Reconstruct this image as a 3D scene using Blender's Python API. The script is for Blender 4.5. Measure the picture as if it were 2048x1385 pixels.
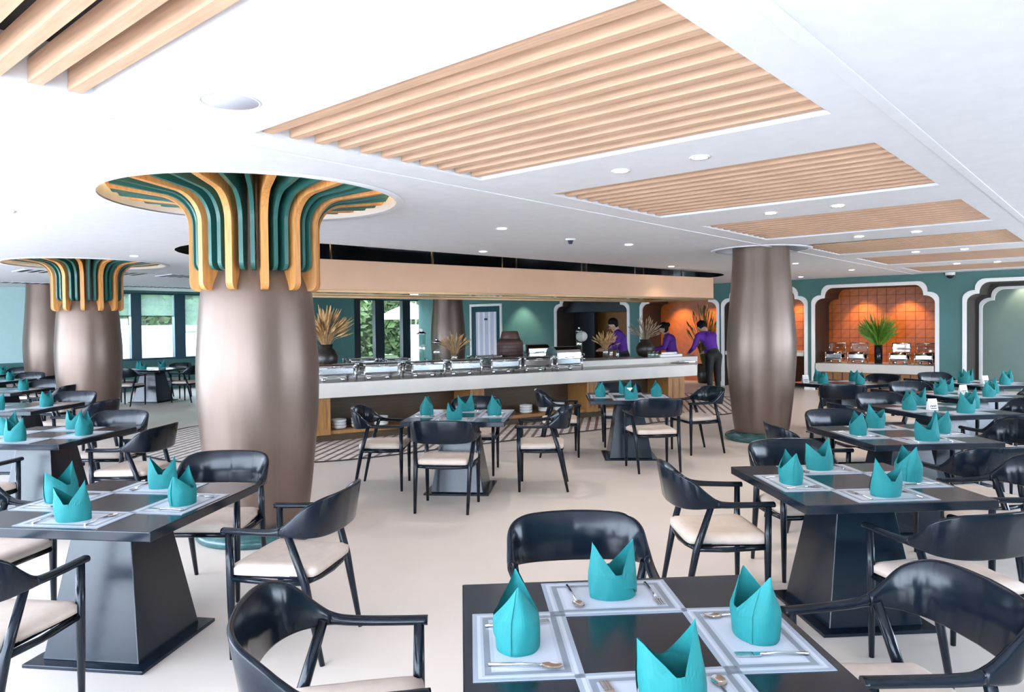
import bpy, bmesh, math, random
from mathutils import Vector, Matrix
from math import sin, cos, pi, radians, sqrt

for o in list(bpy.data.objects): bpy.data.objects.remove(o)
SC = bpy.context.scene
COL = SC.collection
rnd = random.Random(7)

# ------------------------------------------------------------------ camera
YAW, PITCH, ROLL = radians(40.93), radians(-1.15), radians(-0.63)
fwd = Vector((cos(YAW)*cos(PITCH), sin(YAW)*cos(PITCH), sin(PITCH)))
r0 = Vector((sin(YAW), -cos(YAW), 0)); u0 = r0.cross(fwd)
rgt = r0*cos(ROLL) + u0*sin(ROLL); upv = u0*cos(ROLL) - r0*sin(ROLL)
cam = bpy.data.cameras.new('camera'); cam_o = bpy.data.objects.new('camera', cam); COL.objects.link(cam_o)
cam.sensor_width = 36; cam.lens = 1450/2048*36; cam.shift_y = -(692.5-679.1)/2048
cam.clip_start = .05; cam.clip_end = 300
M = Matrix((rgt, upv, -fwd)).transposed().to_4x4(); M.translation = (0, 0, 1.6)
cam_o.matrix_world = M
SC.camera = cam_o

# ------------------------------------------------------------------ world, daylight, exposure
SC.view_settings.view_transform = 'Standard'; SC.view_settings.look = 'None'
SC.view_settings.gamma = 1; SC.view_settings.use_curve_mapping = False
SC.view_settings.exposure = 1.1
W = bpy.data.worlds.new('overcast_sky'); SC.world = W; W.use_nodes = True
bg = W.node_tree.nodes['Background']
bg.inputs[0].default_value = (.70, .83, 1.0, 1); bg.inputs[1].default_value = 8.6
SC.cycles.use_adaptive_sampling = True; SC.cycles.adaptive_threshold = .09; SC.cycles.adaptive_min_samples = 16
SC.cycles.max_bounces = 7; SC.cycles.diffuse_bounces = 4; SC.cycles.glossy_bounces = 4
SC.cycles.transparent_max_bounces = 16; SC.cycles.transmission_bounces = 6
SC.cycles.caustics_reflective = False; SC.cycles.caustics_refractive = False
SC.cycles.use_denoising = True; SC.cycles.sample_clamp_indirect = 6

def portal(name, loc, rot, sx, sy):
    L = bpy.data.lights.new(name, 'AREA'); L.shape = 'RECTANGLE'; L.size = sx; L.size_y = sy
    L.cycles.is_portal = True
    o = bpy.data.objects.new(name, L); COL.objects.link(o); o.location = loc; o.rotation_euler = rot
# daylight portals in the glazed sides of the room (they only guide the sky's light)
portal('window_portal_west', (-2.55, 7.5, 1.3), (0, radians(-90), 0), 2.6, 24)
portal('window_portal_south', (11.2, -4.05, 1.6), (radians(90), 0, 0), 12.4, 1.4)
portal('window_portal_north', (12.0, 19.7, 1.5), (radians(-90), 0, 0), 14, 2.4)

# ------------------------------------------------------------------ materials
def lin(h):
    h = h.lstrip('#'); c = [int(h[i:i+2], 16)/255 for i in (0, 2, 4)]
    return tuple(x/12.92 if x <= .04045 else ((x+.055)/1.055)**2.4 for x in c) + (1,)
MATS = {}
def mat(name, col, rough=.5, metal=0, noise=0, scale=8, stretch=(1, 1, 1), emit=0, bump=0, coat=0, spec=.5, trans=0, alpha=1, coords='Object', rvar=0):
    m = bpy.data.materials.new(name); m.use_nodes = True; nt = m.node_tree; b = nt.nodes['Principled BSDF']
    if isinstance(col, str): col = lin(col)
    b.inputs['Base Color'].default_value = col; b.inputs['Roughness'].default_value = rough
    b.inputs['Metallic'].default_value = metal; b.inputs['Specular IOR Level'].default_value = spec
    b.inputs['Coat Weight'].default_value = coat; b.inputs['Transmission Weight'].default_value = trans
    if emit:
        b.inputs['Emission Color'].default_value = col; b.inputs['Emission Strength'].default_value = emit
    tc = nt.nodes.new('ShaderNodeTexCoord'); mp = nt.nodes.new('ShaderNodeMapping'); mp.inputs['Scale'].default_value = stretch
    nt.links.new(tc.outputs[coords], mp.inputs[0])
    tx = nt.nodes.new('ShaderNodeTexNoise'); tx.inputs['Scale'].default_value = scale; tx.inputs['Detail'].default_value = 3
    nt.links.new(mp.outputs[0], tx.inputs['Vector'])
    n = max(noise, .03)
    rp = nt.nodes.new('ShaderNodeMapRange'); rp.inputs['From Min'].default_value = .3; rp.inputs['From Max'].default_value = .7
    rp.inputs['To Min'].default_value = 1-n; rp.inputs['To Max'].default_value = 1+n*.6
    nt.links.new(tx.outputs['Fac'], rp.inputs['Value'])
    mx = nt.nodes.new('ShaderNodeVectorMath'); mx.operation = 'SCALE'; mx.inputs[0].default_value = col[:3]
    nt.links.new(rp.outputs[0], mx.inputs['Scale']); nt.links.new(mx.outputs[0], b.inputs['Base Color'])
    if bump:
        bp = nt.nodes.new('ShaderNodeBump'); bp.inputs['Strength'].default_value = bump; bp.inputs['Distance'].default_value = .01
        nt.links.new(tx.outputs['Fac'], bp.inputs['Height']); nt.links.new(bp.outputs[0], b.inputs['Normal'])
    if rvar:
        r2 = nt.nodes.new('ShaderNodeMapRange'); r2.inputs['To Min'].default_value = rough-rvar; r2.inputs['To Max'].default_value = rough+rvar
        nt.links.new(tx.outputs['Fac'], r2.inputs['Value']); nt.links.new(r2.outputs[0], b.inputs['Roughness'])
    MATS[name] = m; return m
def glassmat(name, tint, gloss=.08, alpha=0.0, diff=None):
    m = bpy.data.materials.new(name); m.use_nodes = True; nt = m.node_tree; nt.nodes.clear()
    out = nt.nodes.new('ShaderNodeOutputMaterial'); t = nt.nodes.new('ShaderNodeBsdfTransparent'); t.inputs[0].default_value = tint
    g = nt.nodes.new('ShaderNodeBsdfGlossy'); g.inputs['Roughness'].default_value = .03
    x = nt.nodes.new('ShaderNodeMixShader'); x.inputs[0].default_value = gloss
    nt.links.new(t.outputs[0], x.inputs[1]); nt.links.new(g.outputs[0], x.inputs[2]); last = x
    if diff:
        d = nt.nodes.new('ShaderNodeBsdfTranslucent'); d.inputs[0].default_value = diff
        y = nt.nodes.new('ShaderNodeMixShader'); y.inputs[0].default_value = alpha
        nt.links.new(x.outputs[0], y.inputs[1]); nt.links.new(d.outputs[0], y.inputs[2]); last = y
    nt.links.new(last.outputs[0], out.inputs[0]); MATS[name] = m; return m

mat('ceiling_white', (.84, .845, .88, 1), .7)
mat('speaker_grey', (.60, .61, .68, 1), .8)
mat('white_trim', (.84, .83, .80, 1), .45)
mat('floor', (.72, .645, .585, 1), .38, noise=.05, scale=1.2, rvar=.06, bump=.02)
mat('slat_wood', (.71, .45, .295, 1), .5, noise=.16, scale=5, stretch=(14, .8, 14), coords='Object')
mat('black_void', (.006, .006, .007, 1), .6)
mat('slot_black', (.01, .011, .013, 1), .12, coat=.4)
mat('bronze', (.172, .120, .094, 1), .34, metal=.45, noise=.06, scale=3, stretch=(7, 7, .15))
mat('teal_stone', (.03, .10, .105, 1), .22, noise=.35, scale=14)
mat('fin_wood', (.66, .30, .09, 1), .45, noise=.22, scale=6, stretch=(10, 10, 1))
mat('fin_green', (.022, .115, .10, 1), .35, noise=.1, scale=6)
mat('cove_lit_tint', (.85, .70, .42, 1), .6)  # warm cove light tinted into the colour of the recess top
mat('teal_wall', (.058, .165, .155, 1), .55, noise=.05, scale=3)
mat('pale_teal_wall', (.50, .70, .70, 1), .5, noise=.03)
mat('grey_green_wall', (.17, .25, .22, 1), .5, noise=.05, scale=2)
mat('brown_reveal', (.045, .030, .022, 1), .5, noise=.1)
mat('orange_tile', (.52, .115, .010, 1), .4, noise=.18, scale=9)
mat('tile_joint', (.10, .022, .006, 1), .8)
mat('niche_wood', (.36, .16, .05, 1), .5, noise=.2, scale=6, stretch=(1, 12, 1))
mat('peach_panel', (.72, .43, .27, 1), .5, noise=.05, scale=2)
mat('gold', (.30, .19, .10, 1), .35, metal=1, noise=.08)
mat('gold_mirror', (.06, .042, .027, 1), .06, metal=1, noise=.05)
mat('marble', (.62, .575, .515, 1), .28, noise=.06, scale=3, bump=0)
mat('oak', (.42, .20, .06, 1), .45, noise=.22, scale=5, stretch=(10, 10, 1))
mat('dark_oak', (.085, .05, .024, 1), .5, noise=.2, scale=5, stretch=(1, 1, 8))
mat('table_black', (.004, .010, .020, 1), .20, noise=.2, scale=6, stretch=(2, 40, 2), rvar=.05, spec=.46)
mat('chair_black', (.005, .009, .016, 1), .17, noise=.15, scale=5, stretch=(4, 4, 1), spec=.30)
mat('seat_beige', (.64, .53, .455, 1), .75, noise=.06, scale=20, bump=.03)
mat('napkin_teal', (.003, .175, .180, 1), .75, noise=.10, scale=14, bump=.12)
mat('steel', (.72, .73, .74, 1), .13, metal=1, noise=.05)
mat('bowl_white', (.82, .81, .79, 1), .25)
mat('blue_frame', (.004, .045, .075, 1), .35)
mat('black_frame', (.006, .010, .016, 1), .3)
mat('hair_black', (.004, .0035, .0035, 1), .6, noise=.2, spec=.15)
mat('skin', (.52, .30, .20, 1), .55)
mat('purple_shirt', (.10, .014, .27, 1), .7, noise=.08, scale=12)
mat('trousers_black', (.008, .008, .009, 1), .7)
mat('shoe_black', (.01, .01, .01, 1), .35)
mat('pot_brown', (.10, .045, .035, 1), .55, noise=.3, scale=12)
mat('pot_dark', (.028, .022, .018, 1), .35, noise=.6, scale=30)
mat('straw', (.62, .36, .15, 1), .8, noise=.3, scale=30)
mat('straw_grey', (.36, .27, .17, 1), .8, noise=.3, scale=30)
mat('grass_green', (.14, .30, .03, 1), .6, noise=.4, scale=20)
mat('grass_yellow', (.46, .36, .04, 1), .6, noise=.4, scale=20)
mat('leaf_dark', (.10, .13, .03, 1), .6, noise=.4, scale=20)
mat('vase_black', (.008, .010, .014, 1), .15)
mat('paper', (.88, .86, .85, 1), .7)
mat('ink', (.03, .03, .05, 1), .7)
mat('tablet_dark', (.05, .025, .02, 1), .3)
mat('foliage', (.055, .095, .022, 1), .8, noise=.5, scale=3)
mat('hedge_leaf', (.085, .14, .04, 1), .8, noise=.4, scale=2)
mat('lawn', (.075, .12, .035, 1), .9, noise=.2, scale=2)
mat('paving', (.62, .60, .58, 1), .8, noise=.05, scale=2)
mat('outdoor_white', (.85, .85, .85, 1), .7)
mat('globe_white', (.8, .72, .68, 1), .6)
mat('lamp_glow', (1.0, .95, .88, 1), .5, emit=14)
mat('cove_glow', (1.0, .72, .32, 1), .5, emit=2.6)
mat('curtain_lilac', (.62, .60, .78, 1), .8, noise=.25, scale=3, stretch=(6, 6, .02), coords='Object')
glassmat('window_glass', (.97, .99, .98, 1), .05)
glassmat('clear_glass', (.90, .96, .94, 1), .16)
glassmat('blind_mesh', (.62, .72, .66, 1), .02, .30, (.30, .36, .32, 1))

def matmat():
    m = bpy.data.materials.new('placemat'); m.use_nodes = True; nt = m.node_tree; b = nt.nodes['Principled BSDF']
    b.inputs['Roughness'].default_value = .38
    tc = nt.nodes.new('ShaderNodeTexCoord'); sp = nt.nodes.new('ShaderNodeSeparateXYZ'); nt.links.new(tc.outputs['Object'], sp.inputs[0])
    def mth(op, a, b_=None):
        n = nt.nodes.new('ShaderNodeMath'); n.operation = op
        for i, v in enumerate((a, b_)):
            if v is None: continue
            if isinstance(v, (int, float)): n.inputs[i].default_value = v
            else: nt.links.new(v, n.inputs[i])
        return n.outputs[0]
    ex = mth('SUBTRACT', .21, mth('ABSOLUTE', sp.outputs[0])); ey = mth('SUBTRACT', .14, mth('ABSOLUTE', sp.outputs[1]))
    e = mth('DIVIDE', mth('MINIMUM', ex, ey), .06)
    cr = nt.nodes.new('ShaderNodeValToRGB'); cr.color_ramp.interpolation = 'CONSTANT'
    els = [(0, '#97a0ad'), (.22, '#bcc2cc'), (.38, '#aab1bc'), (.50, '#7d858f'), (.78, '#b3b9c4'), (.95, '#bfc4d0')]
    while len(cr.color_ramp.elements) < len(els): cr.color_ramp.elements.new(.5)
    for k, (p, h) in enumerate(els): cr.color_ramp.elements[k].position = p; cr.color_ramp.elements[k].color = lin(h)
    nt.links.new(e, cr.inputs[0]); nt.links.new(cr.outputs[0], b.inputs['Base Color']); MATS['placemat'] = m
matmat()
def rugmat():
    m = bpy.data.materials.new('mosaic'); m.use_nodes = True; nt = m.node_tree; b = nt.nodes['Principled BSDF']; b.inputs['Roughness'].default_value = .45
    tc = nt.nodes.new('ShaderNodeTexCoord'); mp = nt.nodes.new('ShaderNodeMapping'); mp.inputs['Rotation'].default_value = (0, 0, radians(-33)); mp.inputs['Scale'].default_value = (1, 1, 1)
    nt.links.new(tc.outputs['Object'], mp.inputs[0])
    sp = nt.nodes.new('ShaderNodeSeparateXYZ'); nt.links.new(mp.outputs[0], sp.inputs[0])
    def mth(op, a, b_):
        n = nt.nodes.new('ShaderNodeMath'); n.operation = op
        for i, v in enumerate((a, b_)):
            if isinstance(v, (int, float)): n.inputs[i].default_value = v
            else: nt.links.new(v, n.inputs[i])
        return n.outputs[0]
    st = mth('GREATER_THAN', mth('FRACT', mth('DIVIDE', sp.outputs[1], .125), 0), .36)      # pale diagonal strips
    cj = mth('GREATER_THAN', mth('FRACT', mth('DIVIDE', sp.outputs[0], .36), 0), .05)      # cross joints
    cr = nt.nodes.new('ShaderNodeMix'); cr.data_type = 'RGBA'; cr.inputs['A'].default_value = lin('#8a6f66'); cr.inputs['B'].default_value = lin('#f2ebe6')
    nt.links.new(mth('MULTIPLY', st, cj), cr.inputs['Factor']); nt.links.new(cr.outputs['Result'], b.inputs['Base Color']); MATS['mosaic'] = m
rugmat()

# ------------------------------------------------------------------ mesh helpers
class MB:
    def __init__(s): s.v = []; s.f = []; s.sm = []
    def add(s, vs, fs, smooth=False):
        k = len(s.v); s.v += [tuple(v) for v in vs]; s.f += [tuple(i+k for i in f) for f in fs]; s.sm += [smooth]*len(fs); return s
    def box(s, x0, x1, y0, y1, z0, z1):
        return s.add([(x, y, z) for z in (z0, z1) for x, y in ((x0, y0), (x1, y0), (x1, y1), (x0, y1))],
                     [(3, 2, 1, 0), (4, 5, 6, 7), (0, 1, 5, 4), (1, 2, 6, 5), (2, 3, 7, 6), (3, 0, 4, 7)])
    def frustum(s, a0, b0, z0, a1, b1, z1):
        return s.add([(-a0, -b0, z0), (a0, -b0, z0), (a0, b0, z0), (-a0, b0, z0), (-a1, -b1, z1), (a1, -b1, z1), (a1, b1, z1), (-a1, b1, z1)],
                     [(3, 2, 1, 0), (4, 5, 6, 7), (0, 1, 5, 4), (1, 2, 6, 5), (2, 3, 7, 6), (3, 0, 4, 7)])
    def prism(s, poly, z0, z1):
        n = len(poly); return s.add([(x, y, z0) for x, y in poly]+[(x, y, z1) for x, y in poly],
            [tuple(range(n-1, -1, -1)), tuple(range(n, 2*n))]+[(i, (i+1) % n, n+(i+1) % n, n+i) for i in range(n)])
    def lathe(s, prof, n=24, c=(0, 0), cap=True, sx=1, sy=1):
        vs = []; fs = []
        for r, z in prof:
            for i in range(n): a = 2*pi*i/n; vs.append((c[0]+r*sx*cos(a), c[1]+r*sy*sin(a), z))
        for j in range(len(prof)-1):
            for i in range(n): fs.append((j*n+i, j*n+(i+1) % n, (j+1)*n+(i+1) % n, (j+1)*n+i))
        s.add(vs, fs, True)
        if cap:
            k = len(s.v)-len(vs)
            s.f.append(tuple(k+i for i in range(n-1, -1, -1))); s.f.append(tuple(k+(len(prof)-1)*n+i for i in range(n))); s.sm += [False]*2
        return s
    def tube(s, pts, rad, n=8, cap=True):
        pts = [Vector(p) for p in pts]; m = len(pts)
        if not isinstance(rad, (list, tuple)): rad = [rad]*m
        vs = []; fs = []; up = None
        for i, p in enumerate(pts):
            t = (pts[min(i+1, m-1)]-pts[max(i-1, 0)]).normalized()
            if up is None: up = Vector((0, 0, 1)) if abs(t.z) < .9 else Vector((1, 0, 0))
            a = t.cross(up).normalized(); b = a.cross(t).normalized(); up = b
            for k in range(n): q = 2*pi*k/n; vs.append(p+(a*cos(q)+b*sin(q))*rad[i])
        for i in range(m-1):
            for k in range(n): fs.append((i*n+k, i*n+(k+1) % n, (i+1)*n+(k+1) % n, (i+1)*n+k))
        s.add(vs, fs, True)
        if cap:
            k0 = len(s.v)-len(vs); s.f.append(tuple(k0+i for i in range(n-1, -1, -1))); s.f.append(tuple(k0+(m-1)*n+i for i in range(n))); s.sm += [False]*2
        return s
    def blob(s, c, r, n=10, m=6):
        if not isinstance(r, (tuple, list)): r = (r, r, r)
        vs = [(c[0], c[1], c[2]-r[2])]; fs = []
        for j in range(1, m):
            t = pi*j/m
            for i in range(n): a = 2*pi*i/n; vs.append((c[0]+r[0]*sin(t)*cos(a), c[1]+r[1]*sin(t)*sin(a), c[2]-r[2]*cos(t)))
        vs.append((c[0], c[1], c[2]+r[2])); L = len(vs)-1
        for i in range(n): fs.append((0, 1+(i+1) % n, 1+i))
        for j in range(m-2):
            for i in range(n): fs.append((1+j*n+i, 1+j*n+(i+1) % n, 1+(j+1)*n+(i+1) % n, 1+(j+1)*n+i))
        for i in range(n): fs.append((L, 1+(m-2)*n+i, 1+(m-2)*n+(i+1) % n))
        return s.add(vs, fs, True)
    def mesh(s, name):
        me = bpy.data.meshes.new(name); me.from_pydata(s.v, [], s.f); me.polygons.foreach_set('use_smooth', s.sm); me.update(); return me

def link(name, data, parent=None, loc=None, rz=0):
    o = bpy.data.objects.new(name, data); COL.objects.link(o)
    if parent: o.parent = parent
    if loc is not None: o.location = loc
    if rz: o.rotation_euler = (0, 0, rz)
    return o
def part(name, mb, m, parent=None, bevel=0, loc=None, rz=0, seg=2):
    me = mb.mesh(name) if isinstance(mb, MB) else mb
    if not me.materials: me.materials.append(MATS[m])
    o = link(name, me, parent, loc, rz)
    if bevel:
        b = o.modifiers.new('bevel', 'BEVEL'); b.width = bevel; b.segments = seg; b.limit_method = 'ANGLE'; b.angle_limit = radians(40)
    return o
def tag(o, label, cat, group=None, kind=None):
    o['label'] = label; o['category'] = cat
    if group: o['group'] = group
    if kind: o['kind'] = kind
    return o
def thing(name, label, cat, loc=(0, 0, 0), rz=0, group=None):
    o = link(name, None, None, loc, rz); o.empty_display_size = .1; return tag(o, label, cat, group)
def struct(name, mb, m, bevel=0, loc=None, rz=0, parent=None):
    o = part(name, mb, m, parent, bevel, loc, rz)
    if not parent: o['kind'] = 'structure'
    return o
def copy_tree(o, parent=None):
    c = o.copy(); COL.objects.link(c); c.parent = parent
    for ch in [x for x in o.children]: copy_tree(ch, c)
    return c
def filled(name, outer, holes, to3d, m):
    bm = bmesh.new(); ed = []
    for loop in [outer]+holes:
        vs = [bm.verts.new(to3d(*p)) for p in loop]
        for i in range(len(vs)): ed.append(bm.edges.new((vs[i], vs[(i+1) % len(vs)])))
    bmesh.ops.triangle_fill(bm, use_beauty=True, use_dissolve=False, edges=ed)
    me = bpy.data.meshes.new(name); bm.to_mesh(me); bm.free(); me.materials.append(MATS[m]); return me
def circle(c, r, n=48): return [(c[0]+r*cos(2*pi*i/n), c[1]+r*sin(2*pi*i/n)) for i in range(n)]
def stadium(a, b, r, n=16):
    a = Vector(a); b = Vector(b); d = (b-a).normalized(); th = math.atan2(d.y, d.x); out = []
    for i in range(n+1): q = th-pi/2+pi*i/n; out.append((b.x+r*cos(q), b.y+r*sin(q)))
    for i in range(n+1): q = th+pi/2+pi*i/n; out.append((a.x+r*cos(q), a.y+r*sin(q)))
    return out
def wallring(mb, loop, z0, z1):
    n = len(loop); return mb.add([(x, y, z0) for x, y in loop]+[(x, y, z1) for x, y in loop], [(i, (i+1) % n, n+(i+1) % n, n+i) for i in range(n)])

# ------------------------------------------------------------------ layout
HZ = 2.59                      # ceiling
XW = 17.4                      # arched wall
YW = 19.5                      # window wall
X0, Y0 = -2.6, -4.1            # glazed sides behind the camera
PAN = [(-.55, 1.2), (1.95, 3.63), (4.38, 6.09), (6.92, 8.66), (9.58, 11.44), (12.26, 14.2), (15.1, 16.9)]
PY = (1.12, 3.41)
SLOT = ((5.3, 8.62), (13.75, 7.72), 1.3)
PIL = {'near': (2.972, 5.195), 'left': (4.1, 12.05), 'right': (9.72, 3.92), 'leftback': (5.3, 18.0), 'back': (13.15, 13.6)}

# ------------------------------------------------------------------ floor, ceiling
struct('floor', MB().box(X0-.2, XW+2.2, Y0-.2, YW+.2, -.12, 0), 'floor')
RUG = ((6.2, 9.35), (12.6, 7.75), 2.35)
rug = part('mosaic_inlay', MB().prism(stadium(*RUG), .001, .004), 'mosaic'); tag(rug, 'pale diagonal mosaic floor band around the buffet island', 'floor inlay')
bd = MB(); o1 = stadium(RUG[0], RUG[1], RUG[2]+.07); i1 = stadium(*RUG); n_ = len(o1)
bd.add([(x, y, .005) for x, y in o1]+[(x, y, .005) for x, y in i1], [(i, (i+1) % n_, n_+(i+1) % n_, n_+i) for i in range(n_)])
part('border_strip', bd, 'tile_joint', rug).data.materials[0] = MATS['ink']

holes = [[(x0, PY[0]), (x1, PY[0]), (x1, PY[1]), (x0, PY[1])] for x0, x1 in PAN]
CAPR = {'near': 1.08, 'left': 1.08, 'right': .60}
holes += [circle(PIL[k], r) for k, r in CAPR.items()]
holes.append(stadium(*SLOT))
cl = link('ceiling', filled('ceiling', [(X0-.2, Y0-.2), (XW+2.2, Y0-.2), (XW+2.2, YW+.2), (X0-.2, YW+.2)], holes, lambda x, y: (x, y, HZ), 'ceiling_white')); cl['kind'] = 'structure'
# shallow step mouldings that frame the slatted strip, and the one round the slot
mo = struct('trim_1', MB().box(-.9, XW, 3.66, 3.72, HZ-.007, HZ), 'ceiling_white', .008)
struct('trim_2', MB().box(-.9, XW, .86, .92, HZ-.007, HZ), 'ceiling_white', .008)
# slot recess
sl = MB(); lp = stadium(*SLOT); wallring(sl, lp, HZ, HZ+.35); sl.add([(x, y, HZ+.35) for x, y in lp], [tuple(range(len(lp)))])
so = part('ceiling_slot', sl, 'slot_black'); tag(so, 'long black glossy recess in the ceiling above the hanging canopy', 'ceiling recess')

# slatted ceiling panels
slat = MB().box(-.026, .026, PY[0]+.004, PY[1]-.004, HZ+.012, HZ+.105).mesh('slat'); slat.materials.append(MATS['slat_wood'])
PLAB = ['wooden slat ceiling panel nearest the viewer, cut by the picture top', 'largest wooden slat ceiling panel in the middle of the picture',
        'third wooden slat ceiling panel counting from the viewer', 'fourth wooden slat ceiling panel counting from the viewer',
        'fifth wooden slat ceiling panel counting from the viewer', 'sixth wooden slat ceiling panel, a thin strip near the arched wall',
        'farthest wooden slat ceiling panel, a sliver beside the arched wall']
for k, (x0, x1) in enumerate(PAN):
    t = thing('slat_ceiling_panel', PLAB[k], 'ceiling panel', (x0, 0, 0), group='slat ceiling panels')
    w = x1-x0; b = MB(); wallring(b, [(0, PY[0]), (w, PY[0]), (w, PY[1]), (0, PY[1])], HZ, HZ+.2); part('recess_wall', b, 'ceiling_white', t)
    part('backing', MB().box(-.01, w+.01, PY[0]-.01, PY[1]+.01, HZ+.2, HZ+.21), 'black_void', t)
    n = round(w/.152)
    for i in range(n): link('slat', slat, t, (w*(i+.5)/n, 0, 0))

# downlights
DL = [(4.02, 2.54, 'between the two nearest slat panels, left one'), (4.02, 1.99, 'between the two nearest slat panels, right one'),
      (6.53, 2.54, 'left one of the second pair'), (6.53, 1.96, 'right one of the second pair'),
      (9.08, 2.49, 'left one of the third pair'), (9.06, 1.89, 'right one of the third pair'),
      (11.75, 2.46, 'left one of the fourth pair'), (11.8, 1.86, 'right one of the fourth pair'),
      (14.75, 2.44, 'left one of the fifth pair'), (14.85, 1.86, 'right one of the fifth pair'),
      (5.57, 4.95, 'alone on the plain ceiling left of the slat panels'), (7.12, 6.67, 'close to the black slot, near its middle'),
      (7.83, 4.84, 'right of the smoke detector'), (11.4, 6.19, 'close to the right end of the black slot'),
      (12.47, 4.43, 'just right of the right pillar top'), (16.3, 5.67, 'nearest the arched wall beside the right pillar'),
      (14.9, 4.22, 'in front of the arched wall above its middle niche'), (4.09, 10.3, 'left of the near pillar flare'), (1.82, 7.1, 'at the left picture edge')]
ringm = MB().lathe([(.048, HZ-.001), (.062, HZ-.004), (.062, HZ-.010), (.046, HZ-.008)], 20, cap=False).mesh('ring'); ringm.materials.append(MATS['white_trim'])
lensm = MB().lathe([(.0, HZ-.006), (.047, HZ-.006)], 20, cap=False).mesh('lens'); lensm.materials.append(MATS['lamp_glow'])
for x, y, lab in DL:
    t = thing('downlight', 'small lit round ceiling downlight '+lab, 'ceiling light', (x, y, 0), group='recessed ceiling downlights')
    link('ring', ringm, t); link('lens', lensm, t)
    L = bpy.data.lights.new('downlight_lamp', 'SPOT'); L.energy = 7 if y > 6 else 22; L.color = (1, .88, .74); L.spot_size = radians(110); L.spot_blend = .6; L.shadow_soft_size = .05
    o = bpy.data.objects.new('downlight_lamp', L); COL.objects.link(o); o.location = (x, y, HZ-.03)
t = thing('ceiling_speaker', 'flat round white speaker grille on the bright ceiling at left', 'ceiling speaker', (1.61, 3.01, 0))
part('rim', MB().lathe([(.120, HZ-.001), (.120, HZ-.004), (.127, HZ-.003), (.128, HZ-.001)], 32, cap=False), 'ceiling_white', t)
part('grille', MB().lathe([(.0, HZ-.003), (.120, HZ-.003), (.121, HZ-.001)], 32, cap=False), 'speaker_grey', t)
t = thing('smoke_detector', 'small white smoke detector on the ceiling before the canopy', 'smoke detector', (6.82, 5.0, 0))
part('base', MB().lathe([(.055, HZ-.02), (.06, HZ)], 20), 'white_trim', t)
part('sensor', MB().lathe([(.0, HZ-.06), (.02, HZ-.06), (.035, HZ-.02)], 12), 'ink', t)
t = thing('security_camera', 'white dome security camera high on the teal arched wall', 'security camera', (XW-.05, 2.99, 2.53))
part('mount', MB().lathe([(.09, 0), (.095, .06)], 20), 'white_trim', t); part('dome', MB().blob((0, 0, 0), (.07, .07, .07), 16, 8), 'vase_black', t)

# ------------------------------------------------------------------ walls
def arch(y0, y1, zt, z0=0., off=0.):
    # stepped scallop arch; y0 < y1, grown outward by off
    r1, r2, sh = .20, .17, .17
    y0 -= off; y1 += off; zt += off; zs = zt-.40
    hp = []
    hp.append((y0, z0)); hp.append((y0, zs))
    for i in range(1, 7): a = pi/2*i/6; hp.append((y0+r1*(1-cos(a)), zs+.17*sin(a)))
    xs, zz = y0+r1, zs+.17
    hp.append((xs+.02, zz))
    for i in range(0, 7): a = pi/2*i/6; hp.append((xs+.02+r2*(1-cos(a)), zz+.03+(zt-zz-.03)*sin(a)))
    m = [(y0+y1-a, b) for a, b in reversed(hp)]
    return hp+m
AR = {'kitchen_pass': (10.81, 13.29, 2.36), 'niche_plant': (8.16, 10.33, 2.36), 'niche_dark': (5.97, 7.96, 2.36), 'niche_shelf': (3.27, 5.73, 2.36), 'passage': (.0, 2.70, 2.36)}
loops = [arch(*v) for v in AR.values()]
for l in loops: l[0] = (l[0][0], .001); l[-1] = (l[-1][0], .001)
DO = (15.56, 16.83, 2.22)
loops.append([(DO[0], .001), (DO[0], DO[2]), (DO[1], DO[2]), (DO[1], .001)])
wa = link('wall_right', filled('wall_right', [(Y0, -.05), (YW, -.05), (YW, HZ), (Y0, HZ)], loops, lambda y, z: (XW, y, z), 'teal_wall')); wa['kind'] = 'structure'
def arch_trim(name, y0, y1, zt, x, wd=.075, dep=.05):
    a = arch(y0, y1, zt); b = arch(y0, y1, zt, 0, wd); n = len(a); mb = MB()
    vs = [(x-dep, p, q) for p, q in a]+[(x-dep, p, q) for p, q in b]+[(x+.02, p, q) for p, q in a]+[(x+.02, p, q) for p, q in b]
    fs = []
    for i in range(n-1):
        fs += [(i, n+i, n+i+1, i+1), (2*n+i, i, i+1, 2*n+i+1), (n+i, 3*n+i, 3*n+i+1, n+i+1)]
    return mb.add(vs, fs)
def reveal(y0, y1, zt, x, dep):
    a = arch(y0, y1, zt); n = len(a); return MB().add([(x, p, q) for p, q in a]+[(x+dep, p, q) for p, q in a], [(i, i+1, n+i+1, n+i) for i in range(n-1)])
def niche_back(name, y0, y1, zt, x, m): return MB().box(x, x+.05, y0-.4, y1+.4, 0, zt+.1)
k = 1
ND = {'kitchen_pass': 1.6, 'niche_plant': 1.0, 'niche_dark': 1.0, 'niche_shelf': 1.0, 'passage': 1.1}
ALAB = {'kitchen_pass': 'trim_3', 'niche_plant': 'trim_4', 'niche_dark': 'trim_5', 'niche_shelf': 'trim_6', 'passage': 'trim_7'}
for nm, v in AR.items():
    struct(ALAB[nm], arch_trim(nm, *v, XW), 'white_trim', .006)
    struct('wall_niche_side', reveal(*v, XW, ND[nm]), 'brown_reveal')
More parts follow.
